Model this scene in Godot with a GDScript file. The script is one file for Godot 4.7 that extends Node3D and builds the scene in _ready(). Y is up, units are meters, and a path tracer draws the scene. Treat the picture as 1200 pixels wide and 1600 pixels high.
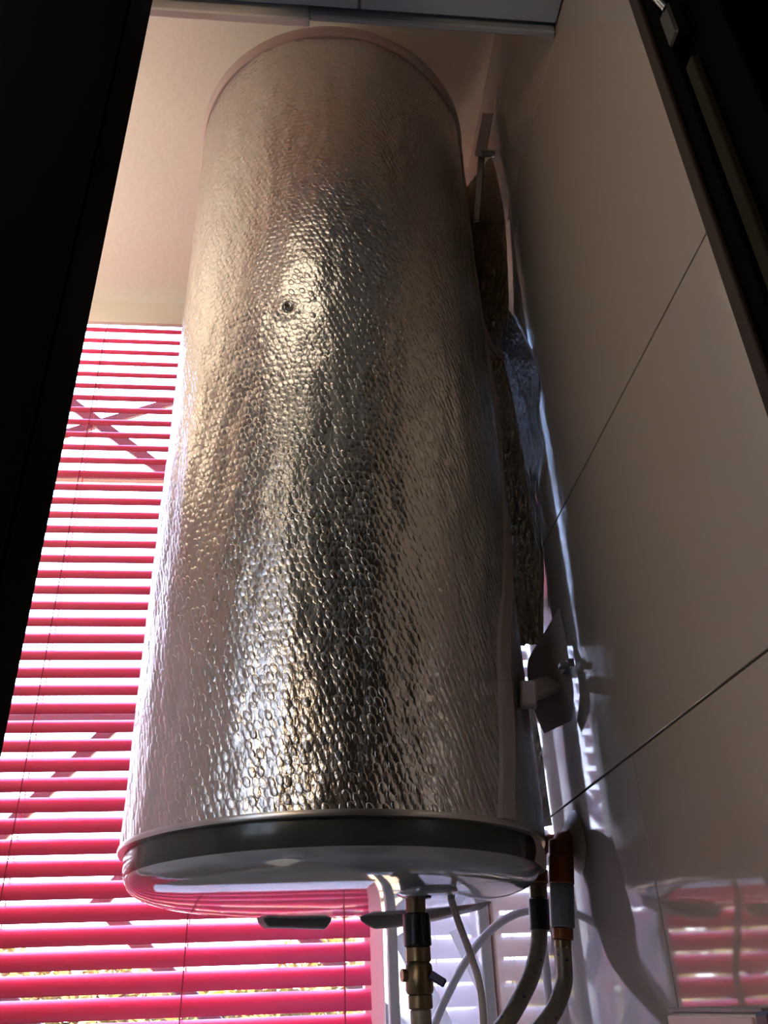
extends Node3D
# Utility room with a foil wrapped water heater. V(x, h, d): x to the right, h above the eye (1.15 m), d away from the eye.

const EYE := 1.15
const AX := 0.0353      # heater axis
const AD := 1.0094
const R := 0.235
const WALL := 0.32      # face of the tiled wall
var taken := {}
var rng := RandomNumberGenerator.new()
var M := {}

func V(x: float, h: float, d: float) -> Vector3:
	return Vector3(x, h + EYE, -d)

func cam_light() -> void:
	var c := Camera3D.new()
	c.name = "camera"
	c.transform = Transform3D(Basis(Vector3(0.99582, -0.03218, 0.08553), Vector3(-0.01611, 0.85946, 0.51094), Vector3(-0.08996, -0.51018, 0.85535)).orthonormalized(), Vector3(0, EYE, 0))
	c.fov = 63.2
	c.near = 0.02
	c.far = 200.0
	add_child(c)
	c.current = true
	var e := Environment.new()
	var sm := ProceduralSkyMaterial.new()
	sm.sky_top_color = Color(0.55, 0.70, 0.95)
	sm.sky_horizon_color = Color(0.97, 0.98, 1.0)
	sm.sky_curve = 0.25
	sm.ground_bottom_color = Color(0.62, 0.58, 0.52)
	sm.ground_horizon_color = Color(0.80, 0.78, 0.74)
	sm.sky_energy_multiplier = 3.4
	sm.ground_energy_multiplier = 1.6
	sm.sun_angle_max = 1.0
	var sky := Sky.new()
	sky.sky_material = sm
	e.background_mode = Environment.BG_SKY
	e.sky = sky
	e.tonemap_mode = Environment.TONE_MAPPER_LINEAR
	e.tonemap_exposure = 1.0
	e.sdfgi_enabled = true
	e.ssao_enabled = true
	e.ssil_enabled = true
	var w := WorldEnvironment.new()
	w.name = "environment"
	w.environment = e
	add_child(w)
	var s := DirectionalLight3D.new()
	s.name = "sun"
	s.light_color = Color(1.0, 0.93, 0.82)
	s.light_energy = 24.0
	s.light_angular_distance = 0.6
	s.shadow_enabled = true
	add_child(s)
	s.look_at_from_position(Vector3(-2.5, 6, 4.5), Vector3(0, 0, 0), Vector3.UP)

# ---------------------------------------------------------------- naming and tagging
func numbered(n: String) -> String:
	if not taken.has(n):
		taken[n] = 0
		return n
	taken[n] += 1
	return "%s_%03d" % [n, taken[n]]

func tag(o: Node, label: String, category: String, group := "", kind := "") -> Node:
	if label != "": o.set_meta("label", label)
	if category != "": o.set_meta("category", category)
	if group != "": o.set_meta("group", group)
	if kind != "": o.set_meta("kind", kind)
	return o

func thing(called: String, label: String, category: String, at := Vector3.ZERO, group := "") -> Node3D:
	var o := Node3D.new()
	o.name = numbered(called)
	add_child(o)
	o.position = at
	tag(o, label, category, group)
	return o

# commit a mesh whose vertices are in world coordinates under parent (things keep a base position)
func put(called: String, mesh: Mesh, m: Material, parent: Node = self, label := "") -> MeshInstance3D:
	var o := MeshInstance3D.new()
	o.name = numbered(called) if parent == self else called
	o.mesh = mesh
	o.material_override = m
	parent.add_child(o, true)
	if parent != self:
		var off := Vector3.ZERO
		var p: Node = parent
		while p != self and p is Node3D:
			off += (p as Node3D).position
			p = p.get_parent()
		o.position = -off
	if label != "": o.set_meta("label", label)
	return o

func struct(called: String, mesh: Mesh, m: Material, label: String, category := "wall") -> MeshInstance3D:
	var o := put(called, mesh, m)
	tag(o, label, category, "", "structure")
	return o

# ---------------------------------------------------------------- mesh helpers
func tri(st: SurfaceTool, a: Vector3, b: Vector3, c: Vector3, n: Vector3) -> void:
	if (b - a).cross(c - a).dot(n) > 0.0:
		var t := b
		b = c
		c = t
	var fn := -(b - a).cross(c - a).normalized()
	for p: Vector3 in [a, b, c]:
		st.set_normal(fn)
		st.set_uv(Vector2(p.x + p.z, p.y))
		st.add_vertex(p)

func quad(st: SurfaceTool, a: Vector3, b: Vector3, c: Vector3, d: Vector3, n: Vector3) -> void:
	tri(st, a, b, c, n)
	tri(st, a, c, d, n)

func begin() -> SurfaceTool:
	var st := SurfaceTool.new()
	st.begin(Mesh.PRIMITIVE_TRIANGLES)
	return st

# chamfered box from lo to hi, through a transform
func add_box(st: SurfaceTool, lo: Vector3, hi: Vector3, bevel := 0.0015, t := Transform3D.IDENTITY) -> void:
	var c := (lo + hi) / 2.0
	var h := (hi - lo) / 2.0
	h = h.abs()
	var b := minf(bevel, minf(h.x, minf(h.y, h.z)) * 0.45)
	var P := func(sx: float, sy: float, sz: float, ax: int) -> Vector3:
		var v := Vector3(h.x * sx, h.y * sy, h.z * sz)
		for k in 3:
			if k != ax: v[k] -= b * [sx, sy, sz][k]
		return t * (c + v)
	var bs := t.basis
	for ax in 3:
		var u := (ax + 1) % 3
		var w := (ax + 2) % 3
		for s in [-1.0, 1.0]:
			var q: Array[Vector3] = []
			for k: Vector2 in [Vector2(-1, -1), Vector2(1, -1), Vector2(1, 1), Vector2(-1, 1)]:
				var g := Vector3()
				g[ax] = s
				g[u] = k.x
				g[w] = k.y
				q.append(P.call(g.x, g.y, g.z, ax))
			var n := Vector3()
			n[ax] = s
			quad(st, q[0], q[1], q[2], q[3], bs * n)
		for s1 in [-1.0, 1.0]:
			for s2 in [-1.0, 1.0]:
				var g0 := Vector3()
				g0[u] = s1
				g0[w] = s2
				var g1 := g0
				g0[ax] = -1.0
				g1[ax] = 1.0
				var n2 := Vector3()
				n2[u] = s1
				n2[w] = s2
				quad(st, P.call(g0.x, g0.y, g0.z, u), P.call(g1.x, g1.y, g1.z, u), P.call(g1.x, g1.y, g1.z, w), P.call(g0.x, g0.y, g0.z, w), bs * n2)
	for sx in [-1.0, 1.0]:
		for sy in [-1.0, 1.0]:
			for sz in [-1.0, 1.0]:
				tri(st, P.call(sx, sy, sz, 0), P.call(sx, sy, sz, 1), P.call(sx, sy, sz, 2), bs * Vector3(sx, sy, sz))

# box given by x, h and d ranges
func box(x0: float, x1: float, h0: float, h1: float, d0: float, d1: float, bevel := 0.0015) -> ArrayMesh:
	var st := begin()
	add_box(st, V(x0, h0, d1), V(x1, h1, d0), bevel)
	return st.commit()

func grid(nu: int, nv: int, f: Callable, flip := false, us := 1.0, vs := 1.0, wrap := false) -> ArrayMesh:
	var pts := PackedVector3Array()
	var uvs := PackedVector2Array()
	for j in nv + 1:
		for i in nu + 1:
			pts.append(f.call(float(i) / nu, float(j) / nv))
			uvs.append(Vector2(us * i / nu, vs * j / nv))
	var nor := PackedVector3Array()
	var w := nu + 1
	for j in nv + 1:
		for i in nu + 1:
			var i0 := maxi(i - 1, 0)
			var i1 := mini(i + 1, nu)
			if wrap:
				if i == 0: i0 = nu - 1
				if i == nu: i1 = 1
			var du := pts[j * w + i1] - pts[j * w + i0]
			var dv := pts[mini(j + 1, nv) * w + i] - pts[maxi(j - 1, 0) * w + i]
			var n := du.cross(dv)
			if n.length_squared() < 1e-20:
				n = Vector3.UP
			n = n.normalized()
			nor.append(-n if flip else n)
	var idx := PackedInt32Array()
	for j in nv:
		for i in nu:
			var a := j * w + i
			var q := [a, a + w, a + 1, a + 1, a + w, a + w + 1] if not flip else [a, a + 1, a + w, a + 1, a + w + 1, a + w]
			for k: int in q: idx.append(k)
	var arr := []
	arr.resize(Mesh.ARRAY_MAX)
	arr[Mesh.ARRAY_VERTEX] = pts
	arr[Mesh.ARRAY_NORMAL] = nor
	arr[Mesh.ARRAY_TEX_UV] = uvs
	arr[Mesh.ARRAY_INDEX] = idx
	var m := ArrayMesh.new()
	m.add_surface_from_arrays(Mesh.PRIMITIVE_TRIANGLES, arr)
	return m

func tangented(m: ArrayMesh) -> ArrayMesh:
	var st := SurfaceTool.new()
	st.create_from(m, 0)
	st.generate_tangents()
	return st.commit()

# surface of revolution: profile of (radius, height) from top to bottom round a vertical axis at (x, d)
func lathe(profile: PackedVector2Array, x: float, d: float, seg := 64, a0 := 0.0, a1 := TAU) -> ArrayMesh:
	var st := begin()
	var o := V(x, 0, d)
	add_lathe(st, profile, Transform3D(Basis.IDENTITY, o), seg, a0, a1)
	return st.commit()

func add_lathe(st: SurfaceTool, profile: PackedVector2Array, t: Transform3D, seg := 32, a0 := 0.0, a1 := TAU) -> void:
	var nn := profile.size()
	for j in nn - 1:
		var p := profile[j]
		var q := profile[j + 1]
		var e := q - p
		var nf := Vector2(-e.y, e.x).normalized()
		var n0 := nf
		var n1 := nf
		if j > 0:
			var e0 := p - profile[j - 1]
			var m0 := Vector2(-e0.y, e0.x).normalized()
			if m0.dot(nf) > 0.72: n0 = (m0 + nf).normalized()
		if j < nn - 2:
			var e1 := profile[j + 2] - q
			var m1 := Vector2(-e1.y, e1.x).normalized()
			if m1.dot(nf) > 0.72: n1 = (m1 + nf).normalized()
		for i in seg:
			var b0 := a0 + (a1 - a0) * i / seg
			var b1 := a0 + (a1 - a0) * (i + 1) / seg
			var c0 := Vector3(sin(b0), 0, cos(b0))
			var c1 := Vector3(sin(b1), 0, cos(b1))
			var vs: Array[Vector3] = [c0 * p.x + Vector3.UP * p.y, c1 * p.x + Vector3.UP * p.y, c1 * q.x + Vector3.UP * q.y, c0 * q.x + Vector3.UP * q.y]
			var ns: Array[Vector3] = [c0 * n0.x + Vector3.UP * n0.y, c1 * n0.x + Vector3.UP * n0.y, c1 * n1.x + Vector3.UP * n1.y, c0 * n1.x + Vector3.UP * n1.y]
			for k: int in [0, 1, 2, 0, 2, 3]:
				st.set_normal((t.basis * ns[k]).normalized())
				st.set_uv(Vector2(b0, p.y))
				st.add_vertex(t * vs[k])

func smooth_path(pts: Array, step := 0.006) -> PackedVector3Array:
	var cv := Curve3D.new()
	cv.bake_interval = step
	for i in pts.size():
		var a: Vector3 = pts[maxi(i - 1, 0)]
		var b: Vector3 = pts[mini(i + 1, pts.size() - 1)]
		var tg := (b - a) / 6.0
		cv.add_point(pts[i], -tg, tg)
	return cv.get_baked_points()

func add_tube(st: SurfaceTool, path: PackedVector3Array, rad: Callable, seg := 14) -> void:
	var n := path.size()
	var up := Vector3(0.31, 0.2, 0.93)
	var ring: Array = []
	for i in n:
		var tg := (path[mini(i + 1, n - 1)] - path[maxi(i - 1, 0)]).normalized()
		up = (up - tg * up.dot(tg)).normalized()
		var side := tg.cross(up)
		var rr: float = rad.call(float(i) / maxf(1, n - 1))
		var row := PackedVector3Array()
		for k in seg + 1:
			var a := TAU * k / seg
			row.append(up * cos(a) * rr + side * sin(a) * rr)
		ring.append(row)
	for i in n - 1:
		var tg2 := (path[i + 1] - path[i]).normalized()
		for k in seg:
			var v: Array[Vector3] = [ring[i][k], ring[i][k + 1], ring[i + 1][k + 1], ring[i + 1][k]]
			var ps: Array[Vector3] = [path[i], path[i], path[i + 1], path[i + 1]]
			var order := [0, 1, 2, 0, 2, 3]
			var f := (ps[1] + v[1] - ps[0] - v[0]).cross(ps[2] + v[2] - ps[0] - v[0])
			if f.dot(v[0]) > 0: order = [0, 2, 1, 0, 3, 2]
			for q: int in order:
				st.set_normal(v[q].normalized())
				st.set_uv(Vector2(float(k) / seg, float(i) / n))
				st.add_vertex(ps[q] + v[q])
	for e in [0, n - 1]:
		var o := path[e]
		var out := (path[0] - path[1]) if e == 0 else (path[n - 1] - path[n - 2])
		for k in seg:
			tri(st, o, o + ring[e][k], o + ring[e][k + 1], out)

func tube(pts: Array, r: float, seg := 14, step := 0.006) -> ArrayMesh:
	var st := begin()
	add_tube(st, smooth_path(pts, step), func(_t: float) -> float: return r, seg)
	return st.commit()

# a flat bar with square section between two points
func bar(a: Vector3, b: Vector3, w: float, depth: float, front := Vector3(0, 0, 1)) -> ArrayMesh:
	var st := begin()
	var y := (b - a).normalized()
	var x := y.cross(front).normalized()
	var z := x.cross(y)
	var l := (b - a).length()
	add_box(st, Vector3(-w / 2, 0, -depth / 2), Vector3(w / 2, l, depth / 2), 0.002, Transform3D(Basis(x, y, z), a))
	return st.commit()

# ---------------------------------------------------------------- materials
func mat(c: Color, rough := 0.6, metal := 0.0) -> StandardMaterial3D:
	var m := StandardMaterial3D.new()
	m.albedo_color = c
	m.roughness = rough
	m.metallic = metal
	return m

func noise_tex(freq: float, size := 512, seed_ := 1, ramp: Gradient = null, normal := 0.0) -> NoiseTexture2D:
	var f := FastNoiseLite.new()
	f.seed = seed_
	f.frequency = freq
	f.fractal_octaves = 4
	var t := NoiseTexture2D.new()
	t.noise = f
	t.width = size
	t.height = size
	t.seamless = true
	if ramp: t.color_ramp = ramp
	if normal > 0.0:
		t.as_normal_map = true
		t.bump_strength = normal
	return t

# small air bubbles of the insulation showing through the foil: a repeating normal map
func bubble_map(n: int, cols: int, rows: int, strength: float) -> ImageTexture:
	var h := PackedFloat32Array()
	h.resize(n * n)
	rng.seed = 77
	var f := FastNoiseLite.new()
	f.seed = 5
	f.frequency = 0.05
	var cw := float(n) / cols
	var rh := float(n) / rows
	for r in rows:
		for c in cols:
			var cx := (c + 0.5 + (0.5 if r % 2 else 0.0) + rng.randf_range(-0.2, 0.2)) * cw
			var cy := (r + 0.5 + rng.randf_range(-0.2, 0.2)) * rh
			var amp := rng.randf_range(0.15, 1.0)
			var tx := rng.randf_range(-1.0, 1.0)
			var ty := rng.randf_range(-1.0, 1.0)
			var ex := cw * 0.50
			var ey := rh * 0.62
			for y in range(int(cy - ey), int(cy + ey) + 1):
				for x in range(int(cx - ex), int(cx + ex) + 1):
					var dx := (x - cx) / ex
					var dy := (y - cy) / ey
					dx -= dy * 0.45
					var q := dx * dx + dy * dy
					if q < 1.0:
						var k := 1.0 - q
						var at := posmod(y, n) * n + posmod(x, n)
						h[at] = maxf(h[at], amp * sqrt(k) * (1.0 + 0.5 * (tx * dx + ty * dy)))
	var hh := PackedFloat32Array()
	hh.resize(n * n)
	for y in n:
		for x in n:
			hh[y * n + x] = h[y * n + x] * 0.5 + 0.25 * h[y * n + posmod(x + 1, n)] + 0.25 * h[posmod(y + 1, n) * n + x] + 0.28 * seam_noise(f, x, y, n)
	var im := Image.create_from_data(n, n, false, Image.FORMAT_RF, hh.to_byte_array())
	im.bump_map_to_normal_map(strength)
	return ImageTexture.create_from_image(im)

# noise that closes on itself over n pixels, drawn out upwards
func seam_noise(f: FastNoiseLite, x: int, y: int, n: int) -> float:
	var k := float(x) / n
	var a := f.get_noise_2d(x, y * 0.45) * (1.0 - k) + f.get_noise_2d(x - n, y * 0.45) * k
	return a * minf(1.0, minf(y, n - y) / 60.0)

func materials() -> void:
	M.ceiling = mat(Color(0.79, 0.765, 0.71), 0.85)
	M.ceiling.heightmap_enabled = false
	M.ceiling.normal_enabled = true
	M.ceiling.normal_texture = noise_tex(0.03, 512, 3, null, 4.0)
	M.ceiling.uv1_triplanar = true
	M.ceiling.uv1_world_triplanar = true
	M.ceiling.uv1_scale = Vector3.ONE * 2.5
	M.ceiling.normal_scale = 0.16
	M.plaster = mat(Color(0.78, 0.74, 0.68), 0.85)
	M.tile = mat(Color(0.605, 0.575, 0.545), 0.045)
	M.tile.metallic_specular = 0.75
	M.grout = mat(Color(0.36, 0.33, 0.30), 0.9)
	M.soffit = mat(Color(0.60, 0.66, 0.72), 0.35)
	M.soffit_dark = mat(Color(0.44, 0.56, 0.68), 0.4)
	M.white = mat(Color(0.88, 0.87, 0.85), 0.35)
	M.trim_grey = mat(Color(0.58, 0.62, 0.66), 0.4)
	M.black_metal = mat(Color(0.008, 0.012, 0.014), 0.55)
	M.black_metal.metallic_specular = 0.06
	M.brown_metal = mat(Color(0.15, 0.115, 0.10), 0.45)
	M.brown_metal.metallic_specular = 0.2
	M.olive_metal = mat(Color(0.12, 0.11, 0.08), 0.8)
	M.olive_metal.metallic_specular = 0.2
	M.steel = mat(Color(0.6, 0.62, 0.63), 0.3, 1.0)
	M.brass = mat(Color(0.50, 0.44, 0.33), 0.36, 1.0)
	M.copper = mat(Color(0.50, 0.30, 0.17), 0.42, 0.75)
	M.black_plastic = mat(Color(0.035, 0.035, 0.04), 0.35)
	M.blue_plastic = mat(Color(0.07, 0.09, 0.28), 0.4)
	M.grey_plastic = mat(Color(0.42, 0.46, 0.46), 0.3)
	M.cable = mat(Color(0.74, 0.69, 0.65), 0.45)
	M.hose_white = mat(Color(0.92, 0.93, 0.95), 0.3)
	M.hose_white.backlight_enabled = true
	M.hose_white.backlight = Color(0.5, 0.5, 0.5)
	M.band = mat(Color(0.225, 0.25, 0.235), 0.16)
	M.dome = mat(Color(0.66, 0.70, 0.73), 0.06, 0.45)
	M.dome.metallic_specular = 0.5
	M.lip = mat(Color(0.44, 0.42, 0.40), 0.4)
	M.tape = mat(Color(0.78, 0.70, 0.68), 0.35)
	M.tape.backlight_enabled = true
	M.tape.backlight = Color(0.35, 0.3, 0.3)
	M.strap = mat(Color(0.66, 0.61, 0.60), 0.45)
	M.foil = mat(Color(0.80, 0.79, 0.775), 0.23, 1.0)
	M.foil.normal_enabled = true
	M.foil.normal_texture = bubble_map(1024, 32, 28, 3.4)
	M.foil.normal_scale = 1.0
	M.foil_plain = mat(Color(0.80, 0.79, 0.775), 0.30, 1.0)
	M.flap = mat(Color(0.76, 0.75, 0.74), 0.30, 1.0)
	M.flap.normal_enabled = true
	M.flap.normal_texture = noise_tex(0.02, 512, 8, null, 14.0)
	M.flap.uv1_scale = Vector3(0.5, 3.0, 1)
	M.crinkle = mat(Color(0.86, 0.81, 0.73), 0.28, 1.0)
	M.crinkle.normal_enabled = true
	M.crinkle.normal_texture = noise_tex(0.02, 512, 12, null, 9.0)
	M.crinkle.uv1_scale = Vector3(0.6, 5.0, 1)
	M.slat = mat(Color(0.86, 0.20, 0.38), 0.38)
	M.slat.backlight_enabled = true
	M.slat.backlight = Color(0.30, 0.05, 0.09)
	M.slat_pale = mat(Color(0.84, 0.80, 0.83), 0.4)  # second blind paled so that more light reaches the frosted pane
	M.slat_pale.backlight_enabled = true
	M.slat_pale.backlight = Color(0.5, 0.45, 0.5)
	M.cord = mat(Color(0.62, 0.12, 0.22), 0.7)
	M.iron = mat(Color(0.10, 0.08, 0.08), 0.5)
	M.glass = mat(Color(0.85, 0.93, 0.95, 0.05), 0.02)
	M.glass.transparency = BaseMaterial3D.TRANSPARENCY_ALPHA
	M.blue_glass = mat(Color(0.40, 0.58, 0.72, 0.58), 0.05)  # kitchen glass tinted so the foil mirrors dimmer, bluer light
	M.blue_glass.transparency = BaseMaterial3D.TRANSPARENCY_ALPHA
	M.sun_streak_white = mat(Color(1, 1, 1), 0.3)  # white of the sun streaks painted on the pane
	M.sun_streak_white.backlight_enabled = true
	M.sun_streak_white.backlight = Color(1, 1, 1)
	M.frosted = mat(Color(0.86, 0.89, 0.94, 0.42), 0.4)
	M.frosted.transparency = BaseMaterial3D.TRANSPARENCY_ALPHA
	M.frosted.backlight_enabled = true
	M.frosted.backlight = Color(0.9, 0.93, 0.98)
	M.rosette = mat(Color(0.62, 0.57, 0.49), 0.35)
	M.floor = mat(Color(0.62, 0.61, 0.60), 0.25)
	M.kitchen_wall = mat(Color(0.50, 0.47, 0.43), 0.7)
	M.cabinet = mat(Color(0.12, 0.09, 0.07), 0.5)
	M.leaf = mat(Color(0.46, 0.43, 0.20), 0.5)
	M.leaf.backlight_enabled = true
	M.leaf.backlight = Color(0.3, 0.36, 0.08)
	M.leaf.cull_mode = BaseMaterial3D.CULL_DISABLED
	M.paving = mat(Color(0.72, 0.68, 0.60), 0.8)
	M.stone = mat(Color(0.76, 0.66, 0.50), 0.85)
	M.hose = mat(Color(0.56, 0.52, 0.45), 0.42, 0.35)
	var g := Gradient.new()
	g.set_color(0, Color(0.38, 0.34, 0.28))
	g.set_color(1, Color(0.72, 0.67, 0.60))
	M.braid = mat(Color.WHITE, 0.4, 0.5)
	M.braid.albedo_texture = braid_tex()
	M.braid.uv1_scale = Vector3(2, 14, 1)

func braid_tex() -> ImageTexture:
	var n := 64
	var im := Image.create(n, n, false, Image.FORMAT_RGB8)
	for y in n:
		for x in n:
			var a := sin(TAU * (x + y) * 4.0 / n) * sin(TAU * (x - y) * 4.0 / n)
			var c := Color(0.50, 0.46, 0.39).lerp(Color(0.46, 0.42, 0.36), smoothstep(0.1, 0.8, a))
			if posmod(x + y, n) < 2 and y % 32 < 14: c = Color(0.2, 0.24, 0.36)
			im.set_pixel(x, y, c)
	return ImageTexture.create_from_image(im)

# ---------------------------------------------------------------- setting
func setting() -> void:
	# ceiling of the utility room and the lower slab on the near side
	struct("ceiling", box(-1.15, 0.45, 1.5, 1.62, 0.45, 1.545), M.ceiling, "cream textured ceiling above the water heater", "ceiling")
	var sf := struct("ceiling_slab", box(-1.15, 1.3, 1.135, 1.22, -2.8, 0.610), M.soffit_dark, "blue grey lower ceiling slab across the top, seen from below", "ceiling")
	put("ceiling_panel", box(-0.95, 0.0535, 1.12, 1.136, -0.2, 0.598, 0.002), M.soffit, sf)
	put("ceiling_panel", box(0.0565, 0.3185, 1.12, 1.136, -0.2, 0.598, 0.002), M.soffit, sf)
	put("ceiling_panel", box(-1.0, -0.9535, 1.12, 1.136, -0.2, 0.598, 0.002), M.soffit, sf)
	struct("wall_upper", box(-1.15, 0.45, 1.20, 1.55, 0.50, 0.610), M.plaster, "cream wall face above the edge of the lower ceiling slab")
	var t1 := put("trim_1", box(-1.0, -0.009, 1.106, 1.140, 0.606, 0.618, 0.002), M.white)  # left strip coloured white for the window light it mirrors
	tag(t1, "thin edge strip whitened as if catching window light along the left part of the blue grey slab", "trim", "", "structure")
	var t2 := put("trim_2", box(-0.009, 0.3185, 1.112, 1.140, 0.604, 0.613, 0.002), M.trim_grey)
	tag(t2, "thin grey edge strip along the right part of the blue grey slab", "trim", "", "structure")
	# tiled wall
	var wr := struct("wall_right", box(0.3285, 0.45, -1.15, 1.72, 0.37, 1.73), M.grout, "glossy grey tiled wall on the right behind the pipes")
	var rows := [[-1.15, -0.785], [-0.785, -0.455], [-0.455, -0.125], [-0.125, 0.205], [0.205, 0.535], [0.535, 1.115], [1.115, 1.5]]
	var cuts := [[0.8], [1.2], [0.8], [0.8], [1.25], [1.30], [1.30]]
	for r in rows.size():
		var ds: Array = [0.375] + cuts[r] + [1.528]
		for k in ds.size() - 1:
			put("tile", box(WALL, 0.3295, rows[r][0] + 0.001, rows[r][1] - 0.001, ds[k] + 0.001, ds[k + 1] - 0.001, 0.0005), M.tile, wr)
	# back wall with the window opening
	var wb := begin()
	add_box(wb, V(-1.15, 1.433, 1.544), V(0.3275, 1.505, 1.53))
	add_box(wb, V(-1.15, 1.62, 1.73), V(0.3275, 1.72, 1.53))
	add_box(wb, V(-1.15, -1.15, 1.73), V(0.3275, -0.45, 1.53))
	add_box(wb, V(-1.15, -0.45, 1.73), V(-0.93, 1.62, 1.53))
	struct("wall_back", wb.commit(), M.plaster, "cream wall round the window with the red blind")
	struct("wall_left", box(-1.15, -1.0, -1.15, 1.5, 0.36, 1.53), M.plaster, "cream side wall on the left of the utility room")
	struct("floor", box(-1.15, 1.3, -1.27, -1.15, -2.8, 1.73), M.floor, "pale grey floor", "floor")
	# kitchen on the near side
	struct("wall_front", box(0.405, 1.3, -1.15, 1.135, 0.30, 0.37), M.cabinet, "dark wall beside the black frame on the right")
	struct("wall_kitchen_right", box(1.2, 1.3, -1.15, 1.135, -2.7, 0.30), M.cabinet, "dark wall on the right of the kitchen")
	struct("wall_kitchen_back", box(-1.15, 1.3, -1.15, 1.135, -2.8, -2.7), M.kitchen_wall, "wall at the back of the kitchen")
	var wk := begin()
	add_box(wk, V(-1.15, -1.15, 0.36), V(-1.0, -0.05, -2.7))
	add_box(wk, V(-1.15, 1.04, 0.36), V(-1.0, 1.135, -2.7))
	add_box(wk, V(-1.15, -0.05, 0.36), V(-1.0, 1.04, -0.02))
	add_box(wk, V(-1.15, -0.05, -0.95), V(-1.0, 1.04, -2.7))
	struct("wall_kitchen_left", wk.commit(), M.kitchen_wall, "wall on the left of the kitchen, open for the added window")
	var kw := put("window_2", frame_mesh_x(-1.10, -1.04, -0.95, -0.02, -0.05, 1.04, 0.045), M.white)  # unseen window, added so the foil mirrors bluish daylight
	tag(kw, "unseen white framed kitchen window added for bluish light on the foil", "window", "", "structure")
	put("pane", box(-1.075, -1.069, -0.01, 1.0, -0.905, -0.065), M.blue_glass, kw)
	# unseen cupboard behind the viewer, added to darken a band on the foil
	var tc := thing("added_tall_cupboard", "unseen dark brown tall cupboard added behind the viewer to darken the foil reflection", "cupboard", V(0.6, -1.15, -0.45))
	put("body", box(0.07, 1.19, -1.13, 1.10, -0.75, -0.17, 0.003), M.cabinet, tc)
	put("door", box(0.075, 0.625, -1.05, 1.09, -0.17, -0.15, 0.003), M.cabinet, tc)
	put("door", box(0.63, 1.185, -1.05, 1.09, -0.17, -0.15, 0.003), M.cabinet, tc)
	# unseen lamps, added for the foil highlights and to light the ceiling
	added_lamp_panel(-0.33, -0.06, 0.40, 0.565, 2.0, 0.012, "broad flat unseen lamp added to the ceiling slab above the door frame for the foil highlight")
	added_lamp_panel(-0.72, -0.36, -0.05, 0.05, 4.0, 0.02, "flat rectangular unseen lamp added on the kitchen ceiling slab for the foil highlight")
	var pl := thing("added_pendant_lamp", "unseen warm globe pendant lamp added behind the viewer for the foil to mirror", "lamp", V(-0.62, 1.12, -0.27))  # added for the warm highlight low on the foil
	put("lamp_cord", tube([V(-0.62, 1.12, -0.27), V(-0.62, 0.9, -0.27), V(-0.62, 0.62, -0.27)], 0.003, 8), M.black_plastic, pl)
	put("globe", lathe(PackedVector2Array([Vector2(0, 0.625), Vector2(0.03, 0.62), Vector2(0.055, 0.595), Vector2(0.067, 0.555), Vector2(0.06, 0.515), Vector2(0.035, 0.485), Vector2(0, 0.478)]), -0.62, -0.27, 24), glow(Color(1.0, 0.86, 0.68), 24.0), pl)
	var om := OmniLight3D.new()
	om.name = "added_pendant_light"
	om.light_color = Color(1.0, 0.84, 0.64)
	om.light_energy = 0.035
	om.omni_range = 8.0
	om.omni_attenuation = 2.0
	om.light_size = 0.06
	om.shadow_enabled = true
	pl.add_child(om)
	om.position = Vector3(0, -0.57, 0)

	added_wall_lamp()

func added_wall_lamp() -> void:
	var wl := thing("added_wall_lamp", "unseen cone shaped wall lamp added on the left to light the ceiling", "lamp", V(-1.0, 0.95, 1.12))  # added to brighten the ceiling; its shade hides the bulb from the foil
	var st := begin()
	add_lathe(st, PackedVector2Array([Vector2(0.03, 0.05), Vector2(0.045, 0.004), Vector2(0.045, 0.0), Vector2(0.0, 0.0)]), Transform3D(Basis(Vector3.DOWN, Vector3.RIGHT, Vector3(0, 0, 1)), V(-1.0, 0.95, 1.12)), 28)
	put("base", st.commit(), M.white, wl)
	put("shade", lathe(PackedVector2Array([Vector2(0.0, 0.915), Vector2(0.02, 0.915), Vector2(0.05, 0.95), Vector2(0.085, 1.05), Vector2(0.082, 1.05), Vector2(0.047, 0.953), Vector2(0.0, 0.93)]), -0.895, 1.12, 32), M.plaster, wl)
	put("bulb", lathe(PackedVector2Array([Vector2(0, 1.035), Vector2(0.018, 1.028), Vector2(0.026, 1.008), Vector2(0.018, 0.985), Vector2(0.012, 0.935), Vector2(0.0, 0.93)]), -0.895, 1.12, 20), glow(Color(1.0, 0.93, 0.83), 3.0), wl)
	var sp := SpotLight3D.new()
	sp.name = "added_wall_light"
	sp.light_color = Color(1.0, 0.96, 0.90)
	sp.light_energy = 0.55
	sp.spot_range = 8.0
	sp.spot_angle = 74.0
	sp.spot_attenuation = 2.0
	sp.spot_angle_attenuation = 0.4
	sp.light_size = 0.03
	sp.shadow_enabled = true
	wl.add_child(sp)
	sp.position = Vector3(0.105, 0.105, 0)
	sp.rotation = Vector3(PI / 2, 0, 0)

func glow(c: Color, e: float) -> StandardMaterial3D:
	var em := mat(Color(1, 0.97, 0.92), 0.6)
	em.emission_enabled = true
	em.emission = c
	em.emission_energy_multiplier = e
	return em

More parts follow.
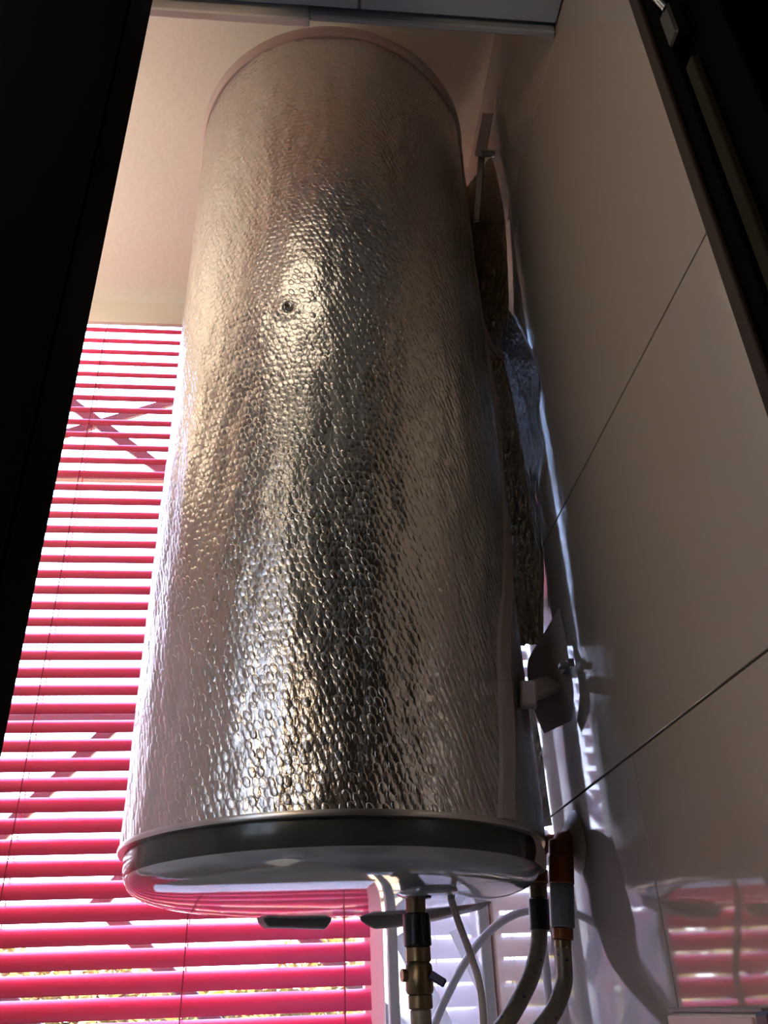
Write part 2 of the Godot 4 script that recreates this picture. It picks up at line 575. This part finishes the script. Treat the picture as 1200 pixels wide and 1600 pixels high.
func added_lamp_panel(x0: float, x1: float, d0: float, d1: float, e: float, light: float, label: String) -> void:  # flat lamp out of view, added for a highlight on the foil
	var c := V((x0 + x1) / 2, 1.12, (d0 + d1) / 2)
	var lamp := thing("added_ceiling_lamp", label, "lamp", c)
	put("lamp_housing", box(x0 - 0.01, x1 + 0.01, 1.104, 1.1195, d0 - 0.01, d1 + 0.01, 0.003), M.white, lamp)
	put("lamp_diffuser", box(x0, x1, 1.100, 1.1045, d0, d1, 0.001), glow(Color(1.0, 0.93, 0.82), e), lamp)
	var al := AreaLight3D.new()
	al.name = "added_lamp_light"
	al.area_size = Vector2(x1 - x0, d1 - d0)
	al.light_color = Color(1.0, 0.93, 0.82)
	al.light_energy = light
	al.shadow_enabled = true
	lamp.add_child(al)
	al.position = Vector3(0, -0.024, 0)
	al.rotation = Vector3(-PI / 2, 0, 0)

func frame_mesh_x(x0: float, x1: float, d0: float, d1: float, h0: float, h1: float, w: float) -> ArrayMesh:
	var st := begin()
	add_box(st, V(x0, h0, d1), V(x1, h0 + w, d0))
	add_box(st, V(x0, h1 - w, d1), V(x1, h1, d0))
	add_box(st, V(x0, h0 + w, d0 + w), V(x1, h1 - w, d0))
	add_box(st, V(x0, h0 + w, d1), V(x1, h1 - w, d1 - w))
	return st.commit()

func frame_mesh(x0: float, x1: float, h0: float, h1: float, d0: float, d1: float, w: float) -> ArrayMesh:
	var st := begin()
	add_box(st, V(x0, h0, d1), V(x1, h0 + w, d0))
	add_box(st, V(x0, h1 - w, d1), V(x1, h1, d0))
	add_box(st, V(x0, h0 + w, d1), V(x0 + w, h1 - w, d0))
	add_box(st, V(x1 - w, h0 + w, d1), V(x1, h1 - w, d0))
	return st.commit()

# ---------------------------------------------------------------- window, blinds, grille, outdoors
func slat_mesh(x0: float, x1: float) -> ArrayMesh:
	# curved strip 42 mm wide, crown up, outer edge higher; local origin at its middle
	var tilt := deg_to_rad(51.0)
	return grid(2, 16, func(u: float, v: float) -> Vector3:
		var a := TAU * v
		var s := cos(a)
		var w := 0.0198 * s
		var y := 0.0064 * (1.0 - s * s) + (0.0006 if sin(a) > 0 else -0.0006) * (1.0 - pow(absf(s), 6.0))
		return Vector3(lerpf(x0, x1, u), y * cos(tilt) + w * sin(tilt), y * sin(tilt) - w * cos(tilt)), true)

func blind(x0: float, x1: float, cords: Array, label: String, m: Material) -> Node3D:
	var d := 1.55
	var t := thing("window_blind", label, "blind", V((x0 + x1) / 2, 1.42, d), "")
	put("head_rail", box(x0, x1, 1.470, 1.500, d + 0.001, d + 0.03, 0.002), m, t)
	var sl := slat_mesh(x0 - (x0 + x1) / 2, x1 - (x0 + x1) / 2)
	var h := 1.4205
	var pitch := 0.0344
	while h > -0.38:
		var o := MeshInstance3D.new()
		o.name = "slat"
		o.mesh = sl
		o.material_override = m
		t.add_child(o, true)
		o.position = Vector3(0, h - 1.42, 0)
		o.rotation.x = deg_to_rad(rng.randf_range(-1.2, 1.2))
		h -= pitch
	put("bottom_rail", box(x0, x1, -0.415, -0.395, d - 0.02, d + 0.02, 0.003), m, t)
	for c: float in cords:
		var st := begin()
		add_tube(st, PackedVector3Array([V(c, 1.472, d + 0.006), V(c, 1.437, d - 0.002), V(c, 1.40, d - 0.0145), V(c, 0.6, d - 0.0145), V(c, -0.40, d - 0.0145)]), func(_q: float) -> float: return 0.0011, 6)
		add_tube(st, PackedVector3Array([V(c, 1.472, d + 0.0145), V(c, 0.6, d + 0.0145), V(c, -0.40, d + 0.0145)]), func(_q: float) -> float: return 0.0011, 6)
		put("ladder_cord", st.commit(), M.cord, t)
	return t

func window() -> void:
	var wf := put("window_1", frame_mesh(-0.93, 0.3275, -0.45, 1.62, 1.60, 1.65, 0.035), M.white)
	tag(wf, "white framed window behind the red blind", "window", "", "structure")
	put("mullion", box(0.106, 0.140, -0.415, 1.585, 1.60, 1.65), M.white, wf)
	put("pane", box(-0.895, 0.106, -0.415, 1.585, 1.623, 1.627), M.glass, wf)
	put("pane", box(0.140, 0.2925, -0.415, 1.585, 1.623, 1.627), M.glass, wf)
	rng.seed = 11
	blind(-0.90, 0.1125, [-0.78, -0.49, -0.187, 0.07], "red horizontal slat blind covering the bright window left of the heater", M.slat)
	blind(0.200, 0.312, [0.22, 0.29], "narrow slat blind in the window corner, its red lightened to pale lilac to pass light, mirrored in the tiles behind the pipes", M.slat_pale)
	# iron grille outside
	var g := thing("window_grille", "dark diamond pattern iron grille outside the window, seen between the red slats", "grille", V(-0.4, -0.2, 1.68))
	for h: float in [1.085, 0.508, -0.08]:
		put("cross_bar", bar(V(-0.93, h, 1.68), V(0.32, h, 1.68), 0.022, 0.02), M.iron, g)
	for k in 4:
		var x := -0.62 + 0.30 * k - 0.30
		put("diagonal_bar", bar(V(x, 1.33, 1.69), V(x + 0.30, 1.09, 1.69), 0.028, 0.012), M.iron, g)
		put("diagonal_bar", bar(V(x + 0.30 - 0.02, 1.33, 1.70), V(x - 0.02, 1.20, 1.70), 0.022, 0.012), M.iron, g)
		put("diagonal_bar", bar(V(x + 0.30 - 0.055, 0.508, 1.69), V(x - 0.055, 0.165, 1.69), 0.028, 0.012), M.iron, g)
		put("diagonal_bar", bar(V(x - 0.055, 0.185, 1.70), V(x + 0.30 - 0.055, -0.08, 1.70), 0.028, 0.012), M.iron, g)
	# open white sash with a frosted pane in front of the corner
	var s := thing("open_casement", "open white framed sash with a frosted pane behind the pipes", "window", V(0.17, -0.21, 1.30))
	put("sash_frame", frame_mesh(0.118, 0.262, -0.20, 0.60, 1.285, 1.310, 0.014), M.white, s)
	put("frosted_pane", box(0.131, 0.249, -0.187, 0.587, 1.294, 1.300), M.frosted, s)
	put("painted_sun_streak", bar(V(0.135, 0.085, 1.2925), V(0.235, -0.11, 1.2925), 0.022, 0.003), M.sun_streak_white, s)  # brighter strips put on the pane as streaks of sunlight
	put("painted_sun_streak", bar(V(0.215, 0.09, 1.2925), V(0.247, 0.02, 1.2925), 0.020, 0.003), M.sun_streak_white, s)
	# outdoors
	struct("ground", box(-12, 12, -3.2, -3.0, 1.8, 30), M.paving, "pale paved ground outside the window", "ground")
	var hw := thing("garden_wall", "low sunlit stone wall outside, behind the lowest red slats", "wall", V(0, -3.0, 6.0))
	put("wall_body", box(-6, 6, -3.0, -0.30, 6.0, 6.3, 0.01), M.stone, hw)
	put("coping", box(-6.05, 6.05, -0.30, -0.23, 5.95, 6.35, 0.01), M.paving, hw)
	var q := begin()
	for k in 2:
		var a := k * 0.9
		tri(q, Vector3(-0.03, 0, 0), Vector3(0.03, 0.0, 0.01), Vector3(0, 0.09, 0.02 + a * 0.02), Vector3(0, 0, 1))
	var mm := MultiMesh.new()
	mm.transform_format = MultiMesh.TRANSFORM_3D
	mm.mesh = q.commit()
	mm.instance_count = 6500
	rng.seed = 4
	for i in 6500:
		var p := V(rng.randf_range(-5.5, 0.42), 0, 6.15 + rng.randf_range(-0.25, 0.25))
		var top := 0.28 + 0.16 * sin(p.x * 2.1) + 0.1 * sin(p.x * 5.3 + 1.0)
		p.y = EYE - 0.24 + rng.randf() * (top + 0.30)
		mm.set_instance_transform(i, Transform3D(Basis.from_euler(Vector3(rng.randf() * TAU, rng.randf() * TAU, rng.randf() * TAU)), p))
	var hd := MultiMeshInstance3D.new()
	hd.name = "hedge"
	hd.multimesh = mm
	hd.material_override = M.leaf
	add_child(hd)
	tag(hd, "green hedge growing along the top of the garden wall outside", "hedge", "", "stuff")

# ---------------------------------------------------------------- black frames close to the eye
func frames() -> void:
	var t := thing("door_1", "black aluminium sliding door edge filling the left side", "door", V(-0.17, -1.15, 0.32))
	tag(t, "", "", "", "structure")
	put("stile", box(-0.225, -0.118, -1.13, 1.115, 0.300, 0.340, 0.0012), M.black_metal, t)
	put("rail", box(-0.95, -0.225, -1.13, -1.03, 0.302, 0.338), M.black_metal, t)
	put("rail", box(-0.95, -0.225, 1.035, 1.115, 0.302, 0.338), M.black_metal, t)
	put("stile", box(-1.03, -0.95, -1.13, 1.115, 0.302, 0.338), M.black_metal, t)
	put("pane", box(-0.95, -0.225, -1.03, 1.035, 0.317, 0.323), M.glass, t)
	var j := thing("door_frame", "black aluminium door frame with a latch on the right side", "door frame", V(0.33, -1.15, 0.35))
	tag(j, "", "", "", "structure")
	var st := begin()
	add_box(st, V(0.2735, -1.15, 0.3735), V(0.319, 1.118, 0.347), 0.001)
	add_box(st, V(0.284, -1.15, 0.347), V(0.404, 1.118, 0.300), 0.001)
	add_box(st, V(0.319, -1.15, 0.369), V(0.404, 1.118, 0.347), 0.001)
	put("jamb", st.commit(), M.black_metal, j)
	put("edge_lip", box(0.2695, 0.2735, -1.15, 1.118, 0.362, 0.374, 0.001), M.brown_metal, j, "brown edge strip")
	put("track_strip", box(0.2770, 0.2835, -1.15, 0.600, 0.3355, 0.3465, 0.001), M.olive_metal, j, "dull olive track strip")
	put("ridge", box(0.340, 0.345, -1.15, 1.118, 0.296, 0.301, 0.001), M.olive_metal, j)
	var l := begin()
	add_box(l, V(0.270, 0.625, 0.347), V(0.2835, 0.665, 0.332), 0.002)
	put("latch_body", l.commit(), M.black_plastic, j)
	put("latch_hook", tube([V(0.2695, 0.705, 0.340), V(0.2665, 0.690, 0.338), V(0.2675, 0.674, 0.336), V(0.2715, 0.662, 0.336)], 0.0032, 10, 0.002), M.steel, j, "shiny metal latch hook")

# ---------------------------------------------------------------- water heater
var wr_noise := FastNoiseLite.new()
var wr_fine := FastNoiseLite.new()

func jacket_r(az: float, h: float) -> float:
	# az: angle round the heater, 0 towards the eye, + to the right
	var s := az * R
	var w := wr_noise.get_noise_2d(s * 100.0, h * 26.0) * 0.0026
	w += wr_fine.get_noise_2d(s * 100.0, h * 34.0) * 0.0010
	# long loose fold by the seam on the right
	var f := exp(-pow((az - 1.18 - 0.05 * sin(h * 9.0)) / 0.10, 2.0)) * (0.002 + 0.004 * exp(-pow((h - 0.70) / 0.16, 2.0)))
	# slanting creases low on the right
	f += 0.0022 * exp(-pow((az - 0.80 - (h - 0.45) * 1.1) / 0.05, 2.0)) * exp(-pow((h - 0.48) / 0.14, 2.0))
	# dent
	var dd := Vector2((az + 0.279) * R, h - 0.769).length()
	f -= 0.005 * exp(-pow(dd / 0.006, 2.0))
	f += 0.0016 * exp(-pow((dd - 0.011) / 0.007, 2.0))
	# the jacket is tied in a little at its ends
	return R + w + f

func cyl(az: float, h: float, r: float) -> Vector3:
	# 0 faces the eye
	return V(AX + r * sin(az), h, AD - r * cos(az))

func heater() -> void:
	wr_noise.seed = 21
	wr_noise.frequency = 0.075
	wr_noise.fractal_octaves = 3
	wr_fine.seed = 9
	wr_fine.frequency = 0.30
	wr_fine.fractal_octaves = 2
	var t := thing("water_heater", "tall cylindrical water heater wrapped in silver bubble foil, hung on the tiled wall", "water heater", V(AX, 0.09, AD))
	var h0 := 0.149
	var h1 := 1.368
	var jm := grid(420, 260, func(u: float, v: float) -> Vector3:
		var az := PI - u * TAU
		var h := lerpf(h0, h1, v)
		return cyl(az, h, jacket_r(az, h)), true, 5.9, 4.88, true)
	var jk := put("foil_jacket", tangented(jm), M.foil, t, "silver bubble foil jacket")
	# hole
	var hs := begin()
	var hc := cyl(-0.279, 0.769, R - 0.0038)
	var ho := (hc - V(AX, 0.769, AD)).normalized()
	var hb := Basis(Vector3.UP, ho, Vector3.UP.cross(ho)).orthonormalized()
	add_lathe(hs, PackedVector2Array([Vector2(0.0, 0.0012), Vector2(0.004, 0.001), Vector2(0.0048, 0.0)]), Transform3D(hb, hc), 9)
	put("puncture", hs.commit(), M.black_plastic, jk, "small dark puncture")
	# rolled edges of the jacket
	var rim := PackedVector2Array([Vector2(R - 0.006, 1.388), Vector2(R + 0.002, 1.390), Vector2(R + 0.007, 1.384), Vector2(R + 0.007, 1.374), Vector2(R + 0.002, 1.366), Vector2(R - 0.006, 1.366)])
	put("top_rim", lathe(rim, AX, AD, 96), M.tape, t, "foil rim at the top, paled as if lit")  # paler material stands for the light on the curled foil edge
	put("top_cap", lathe(PackedVector2Array([Vector2(0.0, 1.425), Vector2(0.12, 1.421), Vector2(0.19, 1.408), Vector2(0.222, 1.392), Vector2(0.229, 1.37), Vector2(0.0, 1.37)]), AX, AD, 72), M.white, t)
	var low := PackedVector2Array([Vector2(R - 0.008, 0.152), Vector2(R + 0.001, 0.1525), Vector2(R + 0.002, 0.1495), Vector2(R + 0.001, 0.1468), Vector2(R - 0.008, 0.1462)])
	put("lower_rim", lathe(low, AX, AD, 120), M.foil_plain, t)
	# cap: dark band, then the glossy domed underside
	put("cap_band", lathe(PackedVector2Array([Vector2(0.229, 0.150), Vector2(0.2295, 0.140), Vector2(0.2285, 0.126), Vector2(0.2268, 0.1228)]), AX, AD, 120), M.band, t, "dark glossy plastic band")
	var dome := PackedVector2Array([Vector2(0.2268, 0.1232), Vector2(0.2262, 0.1200), Vector2(0.2240, 0.1155), Vector2(0.2190, 0.1105), Vector2(0.2100, 0.1060), Vector2(0.195, 0.1020), Vector2(0.17, 0.0985), Vector2(0.13, 0.0958), Vector2(0.08, 0.0940), Vector2(0.0, 0.0932)])
	put("cap_underside", lathe(dome, AX, AD, 120), M.dome, t, "glossy grey domed underside")
	# lower cover lip, two arcs on the far side
	for arc: Array in [[1.95, 2.95], [3.12, 3.62]]:
		put("cover_lip", grid(36, 10, func(u: float, v: float) -> Vector3:
			var az: float = lerpf(arc[0], arc[1], u)
			var e := sqrt(clampf(minf(u, 1.0 - u) * 9.0, 0.0, 1.0))
			var lo := 0.0975 - 0.0115 * smoothstep(1.95, 2.8, az) + 0.004 * smoothstep(2.9, 3.5, az)
			var a := TAU * v
			var top := 0.104
			var hh := lerpf(lerpf(top, lo, e), top, clampf(0.5 + 0.9 * cos(a), 0.0, 1.0))
			return cyl(az, hh, 0.196 + 0.010 * clampf(1.4 * sin(a), -1.0, 1.0)), true), M.lip, t)
	# thermostat knob socket with its hole
	var kb := begin()
	add_lathe(kb, PackedVector2Array([Vector2(0.032, 0.012), Vector2(0.031, 0.0), Vector2(0.026, -0.0025), Vector2(0.012, -0.0035), Vector2(0.0, -0.0035)]), Transform3D(Basis.IDENTITY, V(0.124, 0.0955, 0.905)), 32)
	put("thermostat_boss", kb.commit(), M.dome, t)
	var kh := begin()
	add_lathe(kh, PackedVector2Array([Vector2(0.0062, 0.004), Vector2(0.0062, -0.001), Vector2(0.0, -0.001)]), Transform3D(Basis.IDENTITY, V(0.121, 0.0915, 0.899)), 16)
	put("indicator_hole", kh.commit(), M.black_plastic, t, "small black hole")
	# pale plastic tape where the band ends on the right
	put("band_tape", grid(14, 6, func(u: float, v: float) -> Vector3:
		return cyl(lerpf(1.02, 2.3, u), lerpf(0.1475, 0.121, v) - 0.003 * sin(u * 9.0) * v, R - 0.0035 + 0.004 * sin(v * 3.0)), false), M.tape, t, "pinkish translucent tape end")
	# overlapping seam strip, raised and wavy
	put("seam_strip", grid(10, 150, func(u: float, v: float) -> Vector3:
		var h := lerpf(0.153, 1.33, v)
		var c := 0.70 + 0.60 * smoothstep(0.05, 0.78, h) + 0.025 * sin(h * 13.0) + 0.012 * sin(h * 31.0)
		var az := c + lerpf(-0.035, 0.055, u)
		var lift := 0.0022 + 0.003 * u + 0.003 * exp(-pow((h - 0.70) / 0.12, 2.0))
		if u < 0.01: lift = 0.0
		return cyl(az, h, jacket_r(az, h) + lift), false), M.strap, t, "pale overlapping tape seam")

func gap_between() -> void:
	# crinkled foil squeezed in the gap between heater and tiles
	var cn := FastNoiseLite.new()
	cn.seed = 31
	cn.frequency = 0.9
	cn.fractal_octaves = 3
	var right := [V(0.316, 1.32, 0.95), V(0.316, 1.288, 0.93), V(0.316, 1.184, 0.916), V(0.316, 1.094, 0.92), V(0.316, 0.963, 0.962), V(0.314, 0.912, 1.010), V(0.316, 0.819, 1.005), V(0.316, 0.721, 0.996), V(0.316, 0.615, 0.989), V(0.316, 0.546, 0.995), V(0.316, 0.469, 0.999), V(0.312, 0.405, 1.012)]
	var a := crumple(right, func(p: Vector3, k: float) -> Vector3: return Vector3(0.2700 - 0.002 * k, p.y + 0.01 * k, -1.050), cn, 0.0050, 26, 160)
	tag(put("foil_sheet", tangented(a), M.crinkle), "crinkled foil sheet squeezed in the gap between the heater and the tiles", "foil")
	var r2 := [V(0.317, 0.960, 0.965), V(0.318, 0.874, 0.926), V(0.318, 0.806, 0.899), V(0.318, 0.75, 0.883), V(0.318, 0.71, 0.915), V(0.318, 0.654, 0.918), V(0.318, 0.618, 0.972), V(0.318, 0.582, 0.968), V(0.318, 0.534, 0.973), V(0.318, 0.493, 0.988), V(0.317, 0.449, 1.010)]
	var l2 := [V(0.315, 0.955, 0.966), V(0.309, 0.935, 0.985), V(0.305, 0.905, 1.000), V(0.307, 0.85, 0.99), V(0.309, 0.77, 0.985), V(0.310, 0.70, 0.98), V(0.312, 0.64, 0.982), V(0.312, 0.58, 0.985), V(0.312, 0.53, 0.985), V(0.314, 0.49, 0.99), V(0.316, 0.449, 1.008)]
	var b := strip2(l2, r2, cn, 0.0030, 16, 140)
	tag(put("foil_flap", tangented(b), M.flap), "bluish foil flap lying against the tiles below the middle strap", "foil")
	var r3 := [V(0.300, 0.350, 1.06), V(0.304, 0.302, 1.06), V(0.305, 0.26, 1.06), V(0.305, 0.219, 1.06), V(0.306, 0.185, 1.06)]
	var c := crumple(r3, func(p: Vector3, k: float) -> Vector3: return Vector3(0.274, p.y, -1.085 - 0.01 * k), cn, 0.0026, 16, 60)
	tag(put("foil_sheet", tangented(c), M.crinkle), "crinkled foil strip under the lower strap, beside the bright corner", "foil")
	# torn pale foil paper round the lower bracket
	var tl := [V(0.300, 0.400, 0.985), V(0.284, 0.375, 1.00), V(0.281, 0.335, 1.00), V(0.284, 0.312, 1.00), V(0.296, 0.285, 1.01)]
	var tr := [V(0.3165, 0.425, 0.940), V(0.3165, 0.386, 0.934), V(0.3165, 0.345, 0.934), V(0.3165, 0.312, 0.935), V(0.3165, 0.286, 0.960)]
	tag(put("foil_wrapping", strip2(tl, tr, cn, 0.0022, 16, 40), M.strap), "torn pale wrapping round the lower bracket on the tiles", "wrapping")
	# lower wall hook
	var hk := thing("wall_hook", "small steel bracket screwed to the tiles through the torn wrapping", "bracket", V(0.317, 0.35, 0.935))
	put("hook_plate", box(0.3085, 0.3165, 0.338, 0.348, 0.915, 0.958, 0.001), M.steel, hk)
	put("hook_arm", box(0.300, 0.309, 0.339, 0.345, 0.918, 0.930, 0.001), M.steel, hk)
	# upper bracket
	var ub := thing("heater_bracket", "grey steel bracket arm at the top between heater and tiles", "bracket", V(0.30, 1.19, 0.97))
	put("bracket_plate", bar(V(0.282, 1.166, 0.965), V(0.300, 1.318, 0.936), 0.012, 0.006, Vector3(-0.4, 0, 1)), M.steel, ub)
	put("bracket_tab", bar(V(0.294, 1.2985, 0.931), V(0.309, 1.372, 0.897), 0.020, 0.004, Vector3(-0.3, 0, 1)), M.tape, ub)
	put("bracket_bolt", tube([V(0.297, 1.296, 0.925), V(0.3185, 1.298, 0.925)], 0.006, 8), M.steel, ub)
	# straps
	var s1 := thing("tie_strap", "white plastic tie hooking the foil jacket to the sheet half way up", "strap", V(0.27, 0.87, 0.95))
	put("strap_band", tube([V(0.2335, 0.965, 0.905), V(0.2365, 0.940, 0.905), V(0.2445, 0.922, 0.915), V(0.262, 0.904, 0.945), V(0.285, 0.886, 0.975), V(0.302, 0.875, 0.985)], 0.0055, 10, 0.004), M.strap, s1)
	var s2 := thing("tie_strap", "thick white strap across the gap near the heater's lower end", "strap", V(0.27, 0.31, 0.96))
	put("strap_band", bar(V(0.246, 0.294, 0.878), V(0.299, 0.330, 0.955), 0.024, 0.010, Vector3(-0.2, 0, 1)), M.strap, s2)
	put("strap_end", bar(V(0.243, 0.276, 0.876), V(0.248, 0.306, 0.880), 0.018, 0.012, Vector3(-0.2, 0, 1)), M.strap, s2)

func crumple(right: Array, left_of: Callable, cn: FastNoiseLite, amp: float, nu: int, nv: int) -> ArrayMesh:
	var left := []
	for i in right.size():
		left.append(left_of.call(right[i], float(i) / (right.size() - 1)))
	return strip2(left, right, cn, amp, nu, nv)

func strip2(left: Array, right: Array, cn: FastNoiseLite, amp: float, nu: int, nv: int) -> ArrayMesh:
	var L := smooth_path(left, 0.004)
	var Rr := smooth_path(right, 0.004)
	return grid(nu, nv, func(u: float, v: float) -> Vector3:
		var a := L[int(v * (L.size() - 1))]
		var b := Rr[int(v * (Rr.size() - 1))]
		var fa := v * (L.size() - 1)
		var fb := v * (Rr.size() - 1)
		a = a.lerp(L[mini(int(fa) + 1, L.size() - 1)], fa - int(fa))
		b = b.lerp(Rr[mini(int(fb) + 1, Rr.size() - 1)], fb - int(fb))
		var p := a.lerp(b, u)
		var e := sin(u * PI)
		var k := cn.get_noise_3d(p.x * 130.0, p.y * 55.0, p.z * 90.0)
		return p + Vector3(-0.4, 0.1, 0.9) * (absf(k) * 2.0 - 0.4) * amp * (0.25 + e), false)

# ---------------------------------------------------------------- pipes and cables
func fitting(st_list: Array, x: float, d: float, parent: Node3D) -> void:
	for s: Array in st_list:   # [name, material, profile, sides]
		put(s[0], lathe(PackedVector2Array(s[2]), x, d, s[3]), s[1], parent)

func ring(r: float, h1: float, h0: float, b := 0.0012) -> Array:
	return [Vector2(0, h1), Vector2(r - b, h1), Vector2(r, h1 - b), Vector2(r, h0 + b), Vector2(r - b, h0), Vector2(0, h0)]

func pipes() -> void:
	# safety valve under the heater
	var v := thing("safety_valve", "brass safety valve with black collar and blue lever under the heater", "valve", V(0.119, -0.2, 0.96))
	fitting([["nipple", M.brass, ring(0.0105, 0.105, 0.078), 24],
		["collar", M.black_plastic, ring(0.0145, 0.0825, 0.0515), 32],
		["hex_nut", M.brass, ring(0.0140, 0.0515, 0.0370), 6],
		["valve_body", M.brass, [Vector2(0, 0.037), Vector2(0.0115, 0.037), Vector2(0.0138, 0.034), Vector2(0.0142, 0.012), Vector2(0.0125, 0.009), Vector2(0, 0.009)], 32],
		["hex_nut", M.brass, ring(0.0132, 0.009, -0.004), 6],
		["tail_pipe", M.hose, ring(0.0105, -0.004, -0.20), 24]], 0.119, 0.96, v)
	put("lever", bar(V(0.129, 0.026, 0.950), V(0.143, 0.017, 0.945), 0.008, 0.006), M.blue_plastic, v, "blue lever")
	put("side_port", tube([V(0.109, 0.026, 0.96), V(0.101, 0.026, 0.958)], 0.006, 12), M.brass, v)
	# power cable
	tag(put("power_cable", tube([V(0.152, 0.103, 0.97), V(0.156, 0.104, 0.97), V(0.165, 0.074, 0.97), V(0.175, 0.044, 0.97), V(0.1825, 0.015, 0.97), V(0.183, -0.024, 0.97), V(0.178, -0.10, 0.98), V(0.16, -0.2, 1.0)], 0.0038, 12), M.cable), "pale round power cable hanging from the heater's underside", "cable")
	# white hose loop near the sash
	tag(put("white_hose", tube([V(0.120, -0.20, 1.20), V(0.145, -0.09, 1.2), V(0.162, -0.029, 1.2), V(0.19, 0.019, 1.2), V(0.217, 0.054, 1.2), V(0.249, 0.083, 1.2), V(0.285, 0.100, 1.2), V(0.311, 0.098, 1.2), V(0.3115, 0.06, 1.19), V(0.309, -0.05, 1.19), V(0.305, -0.2, 1.19)], 0.0052, 12), M.hose_white), "translucent white hose looping in front of the frosted pane", "hose")
	# front outlet with copper elbow
	var f := thing("pipe_connection", "front copper elbow with grey sleeve and braided hose, nearest the tiles", "pipe", V(0.295, -0.1, 1.0), "copper pipe connections beside the heater")
	var st := begin()
	add_tube(st, smooth_path([V(0.318, 0.160, 1.012), V(0.309, 0.160, 1.008), V(0.299, 0.156, 1.003), V(0.2955, 0.146, 1.001), V(0.2935, 0.133, 1.0)], 0.003), func(_t: float) -> float: return 0.0118, 18)
	put("elbow", st.commit(), M.copper, f)
	tilted(f, [["elbow_socket", M.copper, ring(0.0138, 0.0, -0.016), 28, 0.0], ["copper_nut", M.copper, ring(0.0142, -0.016, -0.047), 28, 0.0], ["sleeve", M.grey_plastic, ring(0.0135, -0.047, -0.091), 28, 0.0], ["brass_nut", M.copper, ring(0.0118, -0.091, -0.103), 6, 0.0], ["crimp", M.brass, ring(0.0092, -0.103, -0.112), 24, 0.0]], V(0.2962, 0.158, 1.0), V(0.2830, 0.049, 1.0))
	put("braided_hose", tube([V(0.2832, 0.052, 1.0), V(0.2820, 0.035, 1.0), V(0.2795, 0.016, 1.0), V(0.271, 0.000, 0.998), V(0.259, -0.015, 0.996), V(0.240, -0.032, 0.998), V(0.21, -0.06, 1.015), V(0.17, -0.10, 1.04)], 0.0090, 18, 0.004), M.braid, f)
	var b := thing("pipe_connection", "rear copper elbow with black sleeve and braided hose, behind the grey sleeved one", "pipe", V(0.28, -0.1, 1.08), "copper pipe connections beside the heater")
	var sb := begin()
	add_tube(sb, smooth_path([V(0.318, 0.168, 1.085), V(0.304, 0.168, 1.083), V(0.293, 0.163, 1.081), V(0.2875, 0.152, 1.080)], 0.003), func(_t: float) -> float: return 0.0105, 18)
	put("elbow", sb.commit(), M.copper, b)
	tilted(b, [["elbow_socket", M.copper, ring(0.0118, 0.0, -0.020), 28, 0.0], ["copper_nut", M.copper, ring(0.0128, -0.020, -0.036), 28, 0.0], ["brass_nut", M.brass, ring(0.0112, -0.036, -0.053), 6, 0.0], ["sleeve", M.black_plastic, ring(0.0122, -0.053, -0.087), 28, 0.0]], V(0.2870, 0.158, 1.08), V(0.2805, 0.072, 1.08))
	put("braided_hose", tube([V(0.2808, 0.078, 1.08), V(0.2775, 0.060, 1.08), V(0.271, 0.040, 1.08), V(0.262, 0.022, 1.078), V(0.252, 0.008, 1.076), V(0.238, -0.009, 1.072), V(0.222, -0.026, 1.072), V(0.19, -0.055, 1.08), V(0.13, -0.09, 1.10)], 0.0098, 18, 0.004), M.braid, b)
	# wall rosettes
	var ro := begin()
	add_lathe(ro, PackedVector2Array([Vector2(0.0125, 0.013), Vector2(0.018, 0.012), Vector2(0.029, 0.006), Vector2(0.0345, 0.001), Vector2(0.0345, 0.0), Vector2(0.0, 0.0)]), Transform3D(Basis(Vector3.UP, Vector3.LEFT, Vector3(0, 0, 1)), V(0.3195, 0.159, 1.014)), 40)
	tag(put("pipe_rosette", ro.commit(), M.rosette), "round beige rosette on the tiles where the front copper pipe enters", "rosette")
	# unseen low cabinet, added only for the glossy underside to mirror
	var lc := thing("added_low_cabinet", "unseen low white cabinet added under the red blind for the underside to mirror", "cabinet", V(-0.1, -1.15, 1.37))
	put("body", box(-0.30, 0.10, -1.10, -0.09, 1.26, 1.50, 0.004), M.white, lc)
	put("door", box(-0.295, -0.102, -1.08, -0.11, 1.245, 1.26, 0.003), M.white, lc)
	put("door", box(-0.098, 0.095, -1.08, -0.11, 1.245, 1.26, 0.003), M.white, lc)
	put("top", box(-0.31, 0.11, -0.09, -0.07, 1.24, 1.505, 0.003), M.white, lc)
	put("plinth", box(-0.28, 0.08, -1.15, -1.10, 1.28, 1.49, 0.002), M.lip, lc)
	# electrical box low on the tiles
	var eb := thing("junction_box", "pale electrical box fixed low on the tiles at the bottom right", "box", V(0.3, -0.12, 0.66))
	put("box_body", box(0.288, 0.3195, -0.115, -0.011, 0.590, 0.742, 0.003), M.white, eb)
	put("box_lid", box(0.2845, 0.288, -0.112, -0.0135, 0.596, 0.737, 0.0015), M.tape, eb)
	put("box_gasket", box(0.2875, 0.3195, -0.0115, -0.0085, 0.586, 0.744, 0.001), M.lip, eb)
	put("end_plate", box(0.284, 0.3195, -0.117, -0.0105, 0.572, 0.590, 0.002), M.black_plastic, eb, "black end plate")

# rings strung on a slanted axis: profile heights are negative lengths from a towards b
func tilted(parent: Node3D, parts: Array, a: Vector3, b: Vector3) -> void:
	var y := (a - b).normalized()
	var x := y.cross(Vector3(0, 0, 1)).normalized()
	var bs := Basis(x, y, x.cross(y))
	for s: Array in parts:
		var st := begin()
		add_lathe(st, PackedVector2Array(s[2]), Transform3D(bs, a), s[3])
		put(s[0], st.commit(), s[1], parent)

func _ready() -> void:
	cam_light()
	materials()
	setting()
	frames()
	window()
	heater()
	gap_between()
	pipes()
